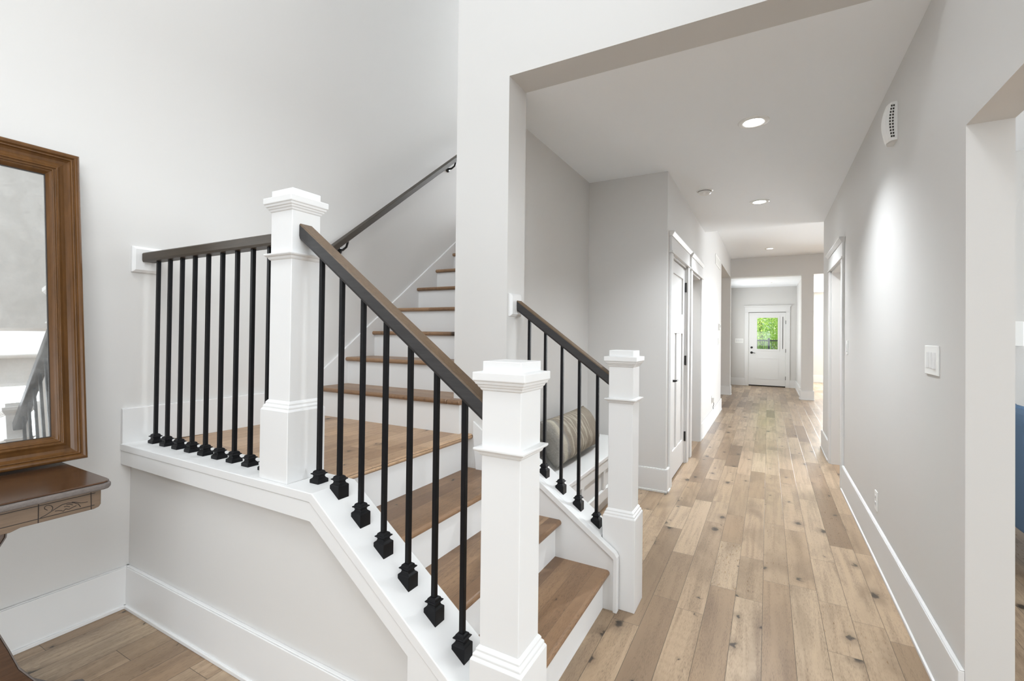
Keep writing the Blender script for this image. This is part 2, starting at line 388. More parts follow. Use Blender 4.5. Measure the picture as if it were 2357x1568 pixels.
structure('ceiling_dining', MB().box(.9, 5.6, yF+.25, 17.2, zF, zF+.12), M['ceiling'], 'white ceiling of the bright room beyond the far column', 'ceiling')

structure('wall_left', MB().box(xL-.15, xL, -.6, 8.2, 0, TOP).box(xL-.15, xL, -2.9, -.6, 0, TOP), M['wall'], 'tall grey wall behind the mirror and stairs', 'wall')
structure('wall_front', MB().prism([(xPL, 0), (xP, 0), (xP, zC), (xR, zC), (xR, TOP), (xPL, TOP)], 'Y', yP, yP2), M['wall'], 'grey header wall above the hall with its pillar beside the stairs', 'wall')
structure('wall_stair', MB().box(xPL, xREC, yP2, 8.2, 0, TOP), M['wall'], 'grey wall between the upper stairs and the recess', 'wall')
structure('wall_stair_end', MB().box(xL, xPL, 8.0, 8.2, 0, 3.7).box(xL, xPL, 8.0, 8.2, 5.3, TOP), M['wall'], 'grey wall at the head of the stairs', 'wall')
structure('wall_recess_back', MB().box(xREC, xH-.12, yB, yB+.12, 0, zC), M['wall'], 'grey back wall of the recess beside the hall', 'wall')
# hall left wall with two doorways
b = MB(); X0 = xH-.12
b.box(X0, xH, yB, 4.45, 0, zC); b.box(X0, xH, 4.45, 5.36, 2.125, zC); b.box(X0, xH, 5.36, 5.62, 0, zC)
b.box(X0, xH, 5.62, 6.53, 2.125, zC); b.box(X0, xH, 6.53, ySOF, 0, zC); b.box(X0, xH, ySOF, yHE, 0, zC2)
b.box(xH-.19, xH, yHE, yF, zF, zC2)
structure('wall_hall_left', b, M['wall'], 'grey left wall of the hall with two doorways', 'wall')
b = MB()
b.box(xR, xR+.125, yRO, 5.25, 0, TOP); b.box(xR, xR+.125, 5.25, 6.15, 2.10, zC2); b.box(xR, xR+.125, 6.15, ySOF, 0, zC2)
b.box(xR, xR+.125, -.2, yRO, 2.128, TOP); b.box(xR, xR+.125, -2.9, -.2, 2.128, 2.3); b.box(xR, xR+.125, -2.9, -.2, 4.3, TOP); b.box(xR, xR+.125, -2.9, -2.4, 2.3, 4.3); b.box(xR, xR+.125, -2.9, -1.6, 0, 2.128)
structure('wall_right', b, M['wall'], 'grey right wall of the hall with the wide opening near the camera', 'wall')
# far cross wall: left opening, column, narrow right opening
b = MB()
b.box(-5.6, xH, yF, yF+.25, 0, zC2); b.box(xH, 5.6, yF, yF+.25, zF, zC2); b.box(.643, .868, yF, yF+.25, 0, zF); b.box(2.3, 5.6, yF, yF+.25, 0, zF)
structure('wall_far', b, M['wall'], 'darker grey cross wall with beam and column at the far end', 'wall')
b = MB()
b.box(-1.2, -.484, yE, yE+.14, 0, zF+.1); b.box(.426, 5.6, yE, yE+.14, 0, zF+.1) if False else b.box(.426, .79, yE, yE+.14, 0, zF+.1)
b.box(-.484, .426, yE, yE+.14, 2.045, zF+.1)
structure('wall_end', b, M['wall'], 'grey wall around the glazed door at the end', 'wall')
structure('wall_end_left', MB().box(-1.1, -.955, yF+.25, 12.65, 0, zF).box(-1.1, -.955, 14.15, yE, 0, zF).box(-1.1, -.955, 12.65, 14.15, 0, .65).box(-1.1, -.955, 12.65, 14.15, 2.35, zF), M['wall'], 'grey side wall left of the end door', 'wall')
structure('wall_end_right', MB().box(.672, .79, yF+.25, yE, 0, zF), M['wall'], 'grey side wall right of the end door', 'wall')
# rooms off the hall
b = MB(); b.box(xREC, X0, 5.44, 5.54, 0, zC); b.box(xREC, X0, 6.9, 7.0, 0, zC); b.box(xREC, X0, ySOF, 7.0, zC, zC+.1)
structure('wall_closet', b, M['wall'], 'grey walls of the small room behind the second left doorway', 'wall')
b = MB(); b.box(2.4, 2.5, 5.12, 6.9, 0, zC); b.box(xR+.125, 2.5, 5.12, 6.9, zC, zC+.1); b.box(xR+.125, 5.7, 6.9, 7.0, 0, zC2)
structure('wall_powder', b, M['wall'], 'grey walls of the small room behind the right doorway', 'wall')
structure('wall_living_back', MB().box(xR+.125, 6.1, 5.0, 5.12, 0, zC), M['wall'], 'pale wall behind the blue armchair', 'wall')
b = MB(); b.box(6.0, 6.1, -2.9, -.8, 0, zC); b.box(6.0, 6.1, 3.2, 5.0, 0, zC); b.box(6.0, 6.1, -.8, 3.2, 0, .75); b.box(6.0, 6.1, -.8, 3.2, 2.35, zC)
structure('wall_living_right', b, M['wall'], 'window wall of the room on the right', 'wall')
# back wall of foyer and living room with openings
b = MB()
b.box(xL-.15, -2.4, -2.7, -2.6, 0, TOP); b.box(.2, xR+.125, -2.7, -2.6, 0, TOP); b.box(-2.4, .2, -2.7, -2.6, 2.2, 2.8); b.box(-2.4, .2, -2.7, -2.6, 5.0, TOP)
b.box(-2.4, .2, -2.7, -2.6, 0, .3); b.box(xR+.125, 6.1, -2.7, -2.6, 0, zC)
structure('wall_back', b, M['wall'], 'entry wall behind the camera with tall windows', 'wall')
b = MB(); b.box(-5.6, -5.45, yHE-1, yF, 0, .8); b.box(-5.6, -5.45, yHE-1, yF, 2.4, zC2); b.box(-5.6, X0, yHE-1.1, yHE-1, 0, zC2)
structure('wall_kitchen', b, M['wall'], 'grey walls of the room off the left far opening', 'wall')
b = MB(); b.box(5.6, 5.7, ySOF, 17.2, 0, .7); b.box(5.6, 5.7, ySOF, 17.2, 2.5, zC2); b.box(.79, 5.7, 17.05, 17.2, 0, zC2); b.box(5.6, 5.7, yF, 17.2, .7, 2.5); b.box(5.6, 5.7, ySOF, 7.5, .7, 2.5); b.box(5.6, 5.7, 11.3, yF, .7, 2.5)
structure('wall_dining', b, M['wall'], 'pale walls of the bright room beyond the far column', 'wall')

# living-room window seen in the mirror
t = thing('window_1', (6.0, 1.2, .75), 'wide white framed window of the room on the right', 'window'); t['kind'] = 'structure'
b = MB()
for y in (-.8, .2, 1.2, 2.2, 3.2): b.box(5.97, 6.07, y-.04, y+.04, .75, 2.35)
for z in (.75, 2.35): b.box(5.97, 6.07, -.84, 3.24, z-.04, z+.04)
b.build('window_frame', M['trim'], t)
MB().box(5.90, 6.02, -.92, 3.32, .67, .71).build('window_sill', M['trim'], t)

# ------------------------------------------------------------------ baseboards
def base_run(mb, x0, y0, x1, y1, h, side, t=.018):
    """baseboard with thin cap and shoe along a wall line; side is the unit normal into the room"""
    nx, ny = side
    def q(a, z0, z1):
        xs = sorted((x0, x1)); ys = sorted((y0, y1))
        if nx: xs = sorted((x0, x0+nx*a))
        if ny: ys = sorted((y0, y0+ny*a))
        mb.box(xs[0], xs[1], ys[0], ys[1], z0, z1)
    q(t, 0, h-.005); q(t*.8, h-.005, h); q(t+.009, 0, .017)
    return mb
structure('baseboard_left', base_run(MB(), xL, -2.6, xL, yK, .204, (1, 0)), M['trim'], 'white baseboard under the mirror wall', 'baseboard', bevel=.003)
structure('baseboard_knee', base_run(MB(), xL, yK, -.95, yK, .204, (0, -1)), M['trim'], 'white baseboard under the stair landing', 'baseboard', bevel=.003)
structure('baseboard_recess', base_run(base_run(MB(), -1.30, yB, xH+.018, yB, .205, (0, -1)), xH, yB+.0005, xH, 4.353, .205, (1, 0)), M['trim'], 'white baseboard wrapping the recess corner', 'baseboard', bevel=.003)
structure('baseboard_hall_left', base_run(base_run(MB(), xH, 6.66, xH, yHE-.0005, .205, (1, 0)), xH-.12, yHE, xH+.018, yHE, .205, (0, 1)), M['trim'], 'white baseboard of the far hall left wall', 'baseboard', bevel=.003)
structure('baseboard_right', base_run(MB(), xR, yRO, xR, 5.15, .222, (-1, 0)), M['trim'], 'long white baseboard along the near right wall', 'baseboard', bevel=.003)
structure('baseboard_right_far', base_run(MB(), xR, 6.25, xR, ySOF+.018, .222, (-1, 0)), M['trim'], 'short white baseboard past the right doorway', 'baseboard', bevel=.003)
b = MB(); base_run(b, -5, yF, xH+.018, yF, .205, (0, -1)); base_run(b, xH, yF+.0005, xH, yF+.25, .205, (1, 0))
base_run(b, .643-.018, yF, .868+.018, yF, .205, (0, -1)); base_run(b, .643, yF+.0005, .643, yF+.268, .205, (-1, 0)); base_run(b, .868, yF+.0005, .868, yF+.268, .205, (1, 0))
structure('baseboard_far', b, M['trim'], 'white baseboard around the far column and cross wall', 'baseboard', bevel=.003)
b = MB(); base_run(b, -.955, yE, -.575, yE, .205, (0, -1)); base_run(b, .517, yE, .672, yE, .205, (0, -1)); base_run(b, .672, yF+.25, .672, yE, .205, (-1, 0)); base_run(b, -.955, yF+.25, -.955, yE, .205, (1, 0))
structure('baseboard_end', b, M['trim'], 'white baseboard either side of the end door', 'baseboard', bevel=.003)
structure('baseboard_living', base_run(MB(), xR+.125, 5.0, 6, 5.0, .19, (0, -1)), M['trim'], 'white baseboard behind the blue armchair', 'baseboard', bevel=.003)
structure('baseboard_dining', base_run(MB(), .79, 17.05, 5.6, 17.05, .22, (0, -1)), M['trim'], 'white baseboard at the back of the bright far room', 'baseboard', bevel=.003)

# ------------------------------------------------------------------ knee wall, ledge and stringer trim
kink, zk, slope = -1.387, zL, .722
def capz(x): return zL if x < kink else zL - slope*(x-kink)
xe = -.735                                    # where the sloped ledge meets the bottom newel
structure('wall_knee', MB().prism([(xL, 0), (xe, 0), (xe, capz(xe)-.04), (kink-.01, zL-.04), (xL, zL-.04)], 'Y', yK, 1.262), M['wall'], 'grey wall under the stair landing', 'wall')
b = MB()
b.prism([(xL, zL), (kink, zL), (xe, capz(xe)), (xe, capz(xe)-.040), (kink-.012, zL-.033), (xL, zL-.033)], 'Y', 1.0915, 1.285)
structure('trim_1', b, M['trim'], 'white ledge cap under the landing railing, sloping down the stairs', 'trim', bevel=.003)
b = MB()
b.prism([(xL, zL-.034), (kink-.012, zL-.034), (xe, capz(xe)-.041), (xe, 0), (-.949, 0), (-.949, .397), (-1.397, .711), (xL, .711)], 'Y', 1.095, yK)
structure('trim_2', b, M['trim'], 'white fascia board below the stair ledge', 'trim', bevel=.002)

# ------------------------------------------------------------------ staircase
st = thing('staircase', (-1.6, 1.9, 0), 'oak and white staircase turning at a landing and climbing the left wall', 'staircase')
def nose_prism(x0, z, xback, th=.030):
    """cross-section of a tread: half-round nosing at x0, back edge at xback"""
    r = th/2; s = 1 if x0 > xback else -1
    pts = [(xback, z-th), (xback, z)]
    for k in range(0, 9):
        a = PI/2 - PI*k/8
        pts.append((x0 - s*r + s*r*math.cos(a), z - r + r*math.sin(a)))
    return pts
nx = [-.688, -.950, -1.212]; RX = .034
ySt, yN = 2.295, 1.264
for i, x in enumerate(nx):
    z = RISE*(i+1); yend = ySt if x > xP + .1 else yP
    back = (nx[i+1]-RX-.01) if i < 2 else -1.545
    MB().prism(nose_prism(x, z, back), 'Y', yN, ySt).build('tread', M['tread_x'], st, smooth=False)
    MB().box(x-RX-.02, x-RX, yN, ySt, RISE*i, z-.03).build('riser', M['trim'], st)
xLN = -1.500; zLand = RISE*4
MB().box(xLN-RX-.02, xLN-RX, yN, yP, RISE*3, zLand-.03).build('riser', M['trim'], st)
lo = MB().prism(nose_prism(xLN, zLand, xL), 'Y', yN, yP).build('landing', M['landing'], st)
# upper flight
xa, xb = xL+.02, xPL
for i in range(10):
    y = 2.199 + RUN*i; z = zLand + RISE*(i+1)
    MB().box(xL+.01, xb if i else -1.565, y+.026, y+.046, z-RISE, z-.028).build('riser', M['trim'], st)
    right = -1.548 if i == 0 else xb
    b = MB().prism(nose_prism(y, z, y+RUN+.05), 'X', xa-.012, xb)
    if i == 0: b.prism(nose_prism(y, z, yP), 'X', xb, right)
    b.build('tread', M['tread_y'], st, bevel=.004 if i else .008)
# skirts
MB().prism([(1.093, zL-.01), (1.093, .985), (2.107, .985), (4.9, 3.085), (4.9, 2.5), (2.25, zLand-.02)], 'X', xL, xL+.020).build('stringer', M['trim'], st, bevel=.003)
b = MB().prism([(-1.493, zLand), (-1.493, .868), (xP, .868-.155), (xP, .4), (-1.45, .4)], 'Y', yP-.012, yP); b.box(-1.60, -1.533, yP-.016, yP, zLand, .96)
b.build('stringer', M['trim'], st, bevel=.002)
# right side: solid stringer wall with sloping cap
kx = -.660; zk2 = .292
def rz(x): return zk2 + .700*(kx-x)
MB().prism([(xP, 0), (-.735, 0), (-.735, rz(-.735)-.03), (xP, rz(xP)-.03)], 'Y', ySt+.022, 2.475).build('stringer_core', M['wall'], st)
MB().prism([(xP, 0), (kx, 0), (kx, zk2-.012), (xP, rz(xP)-.02)], 'Y', ySt, ySt+.022).build('stringer', M['trim'], st, bevel=.002)
b = MB().prism([(xP, rz(xP)), (kx, zk2), (kx+.012, zk2-.02), (kx+.012, 0), (kx-.008, 0), (kx-.008, zk2-.03), (xP, rz(xP)-.034)], 'Y', ySt-.012, ySt+.024)
b.prism([(xP, rz(xP)), (-.742, rz(-.742)), (-.742, rz(-.742)-.034), (xP, rz(xP)-.034)], 'Y', ySt+.024, 2.49)
b.build('stringer_cap', M['trim'], st, bevel=.002)

# ------------------------------------------------------------------ newel posts
def newel(cx, cy, zbase, dz, label, group):
    t = thing('newel_post', (cx, cy, zbase), label, 'newel post', group)
    P0 = .0825
    MB().square_loft(cx, cy, [(P0, zbase), (P0, .455+dz), (.080, .460+dz), (.077, .462+dz), (.077, .470+dz), (.0735, .474+dz), (.0705, .476+dz), (.0705, .483+dz), (.067, .488+dz), (.0635, .492+dz), (.0610, .493+dz)]).build('plinth', M['trim'], t, bevel=.0015, seg=1)
    MB().square_loft(cx, cy, [(.0625, .47+dz), (.0625, 1.245+dz)]).build('shaft', M['trim'], t, bevel=.002)
    MB().square_loft(cx, cy, [(.0615, 1.028+dz), (.066, 1.030+dz), (.069, 1.034+dz), (.071, 1.040+dz), (.078, 1.043+dz), (.081, 1.047+dz), (.081, 1.052+dz), (.0615, 1.055+dz)]).build('band', M['trim'], t, bevel=.001, seg=1)
    MB().square_loft(cx, cy, [(.0615, 1.212+dz), (.067, 1.216+dz), (.068, 1.222+dz), (.072, 1.224+dz), (.074, 1.230+dz), (.078, 1.233+dz), (.080, 1.240+dz), (.084, 1.243+dz), (.084, 1.266+dz), (.0625, 1.268+dz), (.0625, 1.297+dz)]).build('cap', M['trim'], t, bevel=.004)
    return t
G = 'white square newel posts of the stair railing'
newel(-1.628, 1.192, zL, .620, 'tall white newel post at the landing corner, standing on the ledge', G)
newel(-.652, 1.192, 0, 0, 'large white newel post nearest the camera at the foot of the stairs', G)
newel(-.654, 2.408, 0, 0, 'white newel post on the floor at the hall side of the stairs', G)

# ------------------------------------------------------------------ railings
def shoe(mb, x, y, z, sl):
    def ring(h, zz, s=0): return [(x-h, y-h, zz+sl*s*h), (x+h, y-h, zz-sl*s*h), (x+h, y+h, zz-sl*s*h), (x-h, y+h, zz+sl*s*h)]
    up = abs(sl)*.0235
    rings = [ring(.0235, z, 1), ring(.0235, z+up+.012), ring(.0225, z+up+.014), ring(.0165, z+up+.019), ring(.0145, z+up+.025), ring(.0170, z+up+.030), ring(.0215, z+up+.032), ring(.0215, z+up+.035), ring(.0165, z+up+.037), ring(.0150, z+up+.043), ring(.0105, z+up+.046)]
    return mb.loft(rings)
def baluster(par, x, y, z0, z1, sl):
    h = .0078
    ba = MB().box(x-h, x+h, y-h, y+h, z0, z1).build('baluster', M['iron'], par, bevel=.001, seg=1)
    shoe(MB(), x, y, z0, sl).build('shoe', M['iron'], ba, bevel=.0008, seg=1)
def rosette_x(par, x, s, y, z):
    h = .065
    MB().loft([[(x, y-h, z-h), (x, y+h, z-h), (x, y+h, z+h), (x, y-h, z+h)], [(x+s*.012, y-h, z-h), (x+s*.012, y+h, z-h), (x+s*.012, y+h, z+h), (x+s*.012, y-h, z+h)],
               [(x+s*.022, y-h*.8, z-h*.8), (x+s*.022, y+h*.8, z-h*.8), (x+s*.022, y+h*.8, z+h*.8), (x+s*.022, y-h*.8, z+h*.8)]]).build('rosette', M['trim'], par, bevel=.0015, seg=1)
def rail_prism(x0, z0, x1, z1, y, hgt=.056, hw=.030):
    c = .010; b = MB()
    sec = [(-hw+c*.3, 0), (hw-c*.3, 0), (hw, c), (hw, hgt-c*.5), (hw-c*.5, hgt), (-hw+c*.5, hgt), (-hw, hgt-c*.5), (-hw, c)]
    b.loft([[(x0, y+a, z0+h) for a, h in sec], [(x1, y+a, z1+h) for a, h in sec]])
    return b
# level railing on the landing
yb = 1.190
r1 = thing('landing_railing', (-2.2, yb, zL), 'level dark railing with nine iron balusters along the landing ledge', 'railing', 'dark rails with iron balusters')
rail_prism(xL+.022, 1.718, -1.69, 1.718, yb, .046).build('handrail', M['rail'], r1)
rosette_x(r1, xL, 1, 1.186, 1.729)
for i in range(9): baluster(r1, -2.674 + .1109*i, yb, zL, 1.722, 0)
# sloping railing, near side
zb = lambda x: 1.629 - .733*(x+1.429)
r2 = thing('stair_railing', (-1.15, yb, .4), 'sloping dark railing between the tall newel and the nearest newel', 'railing', 'dark rails with iron balusters')
rail_prism(-1.566, zb(-1.566), -.714, zb(-.714), yb, .058).build('handrail', M['rail_brown_top'], r2)
for i in range(7):
    x = -1.470 + .1092*i
    s = 0 if i == 0 else slope
    baluster(r2, x, yb, (zL if i == 0 else capz(x)-.001), zb(x)+.01, s)
# sloping railing, hall side
yr = 2.380
zr_ = lambda x: 1.119 - .722*(x+.721)
r3 = thing('stair_railing', (-1.0, yr, .5), 'short sloping dark railing between the wall pillar and the hall side newel', 'railing', 'dark rails with iron balusters')
rail_prism(xP+.022, zr_(xP+.022), -.716, zr_(-.716), yr, .058).build('handrail', M['rail_brown_top'], r3)
rosette_x(r3, xP, 1, 2.355, 1.540)
for i in range(5):
    x = -1.193 + .1015*i
    baluster(r3, x, yr, rz(x)-.002, zr_(x)+.01, .70)
# wall handrail of the upper flight
hr = thing('wall_handrail', (xL+.1, 3.2, 2.4), 'dark wooden wall handrail rising along the upper stairs', 'handrail')
b = MB(); ya, y1 = 2.15, 5.2; zt = lambda y: 1.954 + .773*(y-2.221)
sec = [(-.026, -.050), (.022, -.050), (.028, -.044), (.028, -.004), (.024, 0), (-.026, 0), (-.030, -.006), (-.030, -.044)]
b.loft([[(-2.695+a, ya, zt(ya)+h) for a, h in sec], [(-2.695+a, y1, zt(y1)+h) for a, h in sec]])
b.build('rail', M['rail_y'], hr)
for y in (2.40, 3.72, 4.9):
    z = zt(y)-.05
    b = MB().lathe([(.006, 0), (.032, 0), (.032, .006), (.022, .012), (.006, .014)], 20, Matrix.Translation((xL, y, z-.062)) @ Matrix.Rotation(PI/2, 4, 'Y'))
    b.tube([(xL+.01, y, z-.062), (xL+.05, y, z-.064), (xL+.085, y, z-.045), (xL+.098, y, z-.015), (xL+.10, y, z+.004)], [.010, .009, .008, .008, .009], 10)
    b.build('bracket', M['black'], hr, smooth=True)

# ------------------------------------------------------------------ doors and casings
def casing_x(parent, xw, s, y0, y1, ztop, wd=.098, name='casing'):
    """flat craftsman casing on a wall x = xw facing s (+1/-1): legs outside y0..y1, header with cap"""
    t = .020
    def bx(b, a, ya, yb_, za, zb_):
        xs = sorted((xw, xw+s*a)); b.box(xs[0], xs[1], ya, yb_, za, zb_); return b
    b = MB(); bx(b, t, y0-wd, y0, 0, ztop); bx(b, t, y1, y1+wd, 0, ztop)
    bx(b, t+.010, y0-wd-.012, y1+wd+.012, ztop, ztop+.016)
    bx(b, t, y0-wd, y1+wd, ztop+.016, ztop+.150)
    # crown at the top, flaring
    zt_ = ztop+.150
    xs0, xs1 = xw, xw+s*(t+.004); xo = xw+s*(t+.028)
    b.loft([[(xs0, y0-wd-.004, zt_), (xs1, y0-wd-.004, zt_), (xs1, y1+wd+.004, zt_), (xs0, y1+wd+.004, zt_)],
            [(xs0, y0-wd-.026, zt_+.03), (xo, y0-wd-.026, zt_+.03), (xo, y1+wd+.026, zt_+.03), (xs0, y1+wd+.026, zt_+.03)],
            [(xs0, y0-wd-.026, zt_+.042), (xo, y0-wd-.026, zt_+.042), (xo, y1+wd+.026, zt_+.042), (xs0, y1+wd+.026, zt_+.042)]])
    return b.build(name, M['trim'], parent, bevel=.002, seg=1)
def jamb_x(parent, x0, x1, y0, y1, ztop, t=.018):
    b = MB(); b.box(x0, x1, y0, y0+t, 0, ztop); b.box(x0, x1, y1-t, y1, 0, ztop); b.box(x0, x1, y0, y1, ztop-t, ztop)
    return b.build('jamb', M['trim'], parent)
# door_1: closed panel door in the hall left wall
d = thing('door_1', (xH, 4.9, 0), 'closed white three panel door with black hinges, first on the hall left', 'door'); d['kind'] = 'structure'
casing_x(d, xH, 1, 4.45, 5.36, 2.125); jamb_x(d, xH-.12, xH, 4.45, 5.36, 2.125)
y0, y1, xd = 4.472, 5.338, xH-.014
b = MB(); zt_, dp = 2.100, .012
b.box(xd-.034, xd-dp, y0, y1, .012, zt_)
stile = .115; mid = (y0+y1)/2
for a, c, e, g in ((y0, y0+stile, .012, zt_), (y1-stile, y1, .012, zt_), (y0+stile, y1-stile, .012, .27), (y0+stile, y1-stile, zt_-.12, zt_), (y0+stile, y1-stile, 1.40, 1.60), (mid-.055, mid+.055, .27, 1.40)):
    b.box(xd-dp-.001, xd, a, c, e, g)
slab = b.build('door_panel', M['trim'], d, bevel=.003, seg=1)
MB().box(xd-.034, xd-.006, y0, y1, .0015, .013).build('under_door_strip', M['dark_strip'], d)
for z in (.25, 1.07, 1.86):
    b = MB().box(xd-.002, xd+.012, 5.333, 5.352, z-.05+.04, z+.05+.04); b.tube([(xd+.012, 5.342, z-.012), (xd+.012, 5.342, z+.092)], .008, 8)
    b.build('hinge', M['metal'], d)
Mx = Matrix.Translation((xd, 4.535, .955)) @ Matrix.Rotation(PI/2, 4, 'Y')
kb = MB().lathe([(.004, 0), (.032, 0), (.032, .006), (.026, .010), (.012, .014), (.011, .040), (.006, .044)], 20, Mx)
kb.tube([(xd+.042, 4.535, .955), (xd+.047, 4.56, .955), (xd+.047, 4.64, .953)], [.009, .009, .007], 8)
kb.build('door_handle', M['black'], d, smooth=True)
# door_2: open doorway
d = thing('door_2', (xH, 6.07, 0), 'white cased open doorway, second on the hall left', 'doorway'); d['kind'] = 'structure'
casing_x(d, xH, 1, 5.70, 6.53, 2.125); jamb_x(d, xH-.125, xH+.001, 5.68, 6.53, 2.125)
# door_3: open doorway in right wall
d = thing('door_3', (xR, 5.7, 0), 'white cased open doorway in the hall right wall', 'doorway'); d['kind'] = 'structure'
casing_x(d, xR, -1, 5.25, 6.15, 2.10); jamb_x(d, xR-.001, xR+.13, 5.25, 6.15, 2.10)
# door_4: glazed end door
d = thing('door_4', (-.03, yE, 0), 'white end door with a large glass pane onto the garden', 'door'); d['kind'] = 'structure'
b = MB(); c0, c1, wd = -.484, .426, .095
b.box(c0-wd, c0, yE-.02, yE, 0, 2.062); b.box(c1, c1+wd, yE-.02, yE, 0, 2.062); b.box(c0-wd-.012, c1+wd+.012, yE-.03, yE, 2.062, 2.078); b.box(c0-wd, c1+wd, yE-.02, yE, 2.078, 2.20)
b.loft([[(c0-wd-.004, yE, 2.20), (c1+wd+.004, yE, 2.20), (c1+wd+.004, yE-.024, 2.20), (c0-wd-.004, yE-.024, 2.20)], [(c0-wd-.03, yE, 2.232), (c1+wd+.03, yE, 2.232), (c1+wd+.03, yE-.05, 2.232), (c0-wd-.03, yE-.05, 2.232)], [(c0-wd-.03, yE, 2.246), (c1+wd+.03, yE, 2.246), (c1+wd+.03, yE-.05, 2.246), (c0-wd-.03, yE-.05, 2.246)]])
b.build('casing', M['trim'], d, bevel=.002, seg=1)
b = MB(); g0, g1, h0, h1 = -.270, .232, 1.035, 1.905; ya, yb2 = yE+.012, yE+.056
s0, s1 = c0+.012, c1-.012
b.box(s0, g0, ya, yb2, .03, 2.05); b.box(g1, s1, ya, yb2, .03, 2.05); b.box(g0, g1, ya, yb2, .03, h0); b.box(g0, g1, ya, yb2, h1, 2.05)
for a, c, e, g in ((g0-.045, g0, h0-.045, h1+.045), (g1, g1+.045, h0-.045, h1+.045), (g0, g1, h0-.045, h0), (g0, g1, h1, h1+.045)): b.box(a, c, ya-.010, ya, e, g)
for a, c, e, g in ((g0-.02, g1+.02, .20, .215), (g0-.02, g1+.02, .775, .79), (g0-.02, g0-.005, .215, .775), (g1+.005, g1+.02, .215, .775)): b.box(a, c, ya-.007, ya, e, g)
b.build('door_panel', M['trim'], d)
MB().box(g0-.004, g1+.004, ya+.018, ya+.024, h0-.004, h1+.004).build('door_glass', M['glass'], d)
MB().box(s0-.01, s1+.01, yE+.006, yE+.12, 0, .03).build('door_sill', M['dark_strip'], d)
b = MB(); b.box(c0-.03, s0-.003, yE, yE+.13, 0, 2.06); b.box(s1+.003, c1+.03, yE, yE+.13, 0, 2.06); b.box(c0-.03, c1+.03, yE, yE+.13, 2.052, 2.08); b.build('jamb', M['trim'], d)
for z in (.25, 1.0, 1.78): MB().box(s1+.001, s1+.014, yE-.006, ya+.002, z-.05, z+.05).build('hinge', M['metal'], d)
Ry = Matrix.Rotation(PI/2, 4, 'X')
MB().lathe([(.004, 0), (.030, 0), (.030, .008), (.022, .020), (.004, .022)], 20, Matrix.Translation((-.405, ya, 1.075)) @ Ry).build('deadbolt', M['black'], d, smooth=True)
b = MB().lathe([(.004, 0), (.033, 0), (.033, .008), (.014, .014), (.012, .042), (.004, .046)], 20, Matrix.Translation((-.405, ya, .930)) @ Ry)
b.tube([(-.405, ya-.044, .93), (-.37, ya-.048, .928), (-.312, ya-.048, .915)], [.010, .009, .006], 8); b.build('door_handle', M['black'], d, smooth=True)
MB().box(.345, .357, ya-.006, ya+.002, 1.05, 1.93).build('blind_track', M['slot'], d)

# ------------------------------------------------------------------ ceiling fixtures
def downlight(x, y, z, label, m, watts=0):
    t = thing('recessed_light', (x, y, z), label, 'ceiling light', 'recessed lights along the hall ceiling')
    MB().lathe([(.060, -.004), (.066, -.008), (.088, -.007), (.097, -.002), (.097, .0), (.060, .0), (.060, -.004)], 40, Matrix.Translation((x, y, z)), cap=False).build('trim_ring', M['plastic'], t, smooth=True)
    MB().lathe([(.001, -.003), (.061, -.003), (.061, -.0005), (.001, -.0005)], 40, Matrix.Translation((x, y, z))).build('lens', M[m], t)
    if watts:
        l = bpy.data.lights.new('downlight_beam', 'SPOT'); l.energy = watts; l.color = (.90, .955, 1); l.spot_size = math.radians(118); l.spot_blend = 1.0; l.shadow_soft_size = .02
        o = bpy.data.objects.new('downlight_beam', l); C.objects.link(o); o.location = (x, y, z-.03)
downlight(-.094, 3.53, zC, 'lit recessed ceiling light nearest the camera, largest in view', 'lamp', 190)
downlight(-.088, 5.655, zC, 'lit recessed ceiling light just before the ceiling step', 'lamp', 190)
downlight(.022, 10.99, zC2, 'lit recessed ceiling light in the raised ceiling before the beam', 'lamp_dim')
downlight(-.007, 13.58, zF, 'lit recessed ceiling light over the end door', 'lamp_dim')
sd = thing('smoke_detector', (-.563, 4.985, zC), 'small round white smoke detector on the hall ceiling', 'smoke detector')
T = Matrix.Translation((-.563, 4.985, zC))
MB().lathe([(.001, -.010), (.072, -.010), (.076, -.006), (.076, 0), (.001, 0)], 32, T).build('mounting_plate', M['plastic'], sd, smooth=False)
MB().lathe([(.001, -.046), (.030, -.046), (.046, -.040), (.058, -.030), (.060, -.013), (.001, -.013)], 32, T).build('body', M['plastic'], sd)
MB().lathe([(.001, -.014), (.062, -.014), (.062, -.010), (.001, -.010)], 32, T).build('vent_gap', M['slot'], sd)

# ------------------------------------------------------------------ wall devices
sir = thing('wall_alarm', (xR, 3.27, 2.555), 'curved white alarm box with two rows of dark slots high on the right wall', 'alarm')
b = MB(); rows = []
ys = (3.19, 3.30); N = 12
def bulge(t): return .034 + .026*math.cos(PI*(t-.5)*.86)
rings = []
for k in range(N+1):
    t = k/N; z = 2.45 + .208*t; d_ = bulge(t); rr = .018
    pin = 0 if 0 < k < N else .012
    rings.append([(xR, ys[0]+pin*0, z), (xR-d_*.62, ys[0]+pin*.3, z), (xR-d_*.86, ys[0]+.012+pin, z), (xR-d_, ys[0]+.045+pin, z), (xR-d_, ys[1]-.045-pin, z), (xR-d_*.86, ys[1]-.012-pin, z), (xR-d_*.62, ys[1]-pin*.3, z), (xR, ys[1], z)])
b.loft(rings); b.build('housing', M['plastic'], sir, bevel=.004, smooth=False)
for row, fx in ((0, .34), (1, .54)):
    for k in range(11):
        t = .08 + .80*k/10 + .02; z = 2.45 + .208*t; d_ = bulge(t)*(fx)
        MB().box(xR-d_-.0036, xR-d_+.0036, ys[0]-.0008, ys[0]+.004, z-.0052, z+.0052).build('slot', M['slot'], sir)

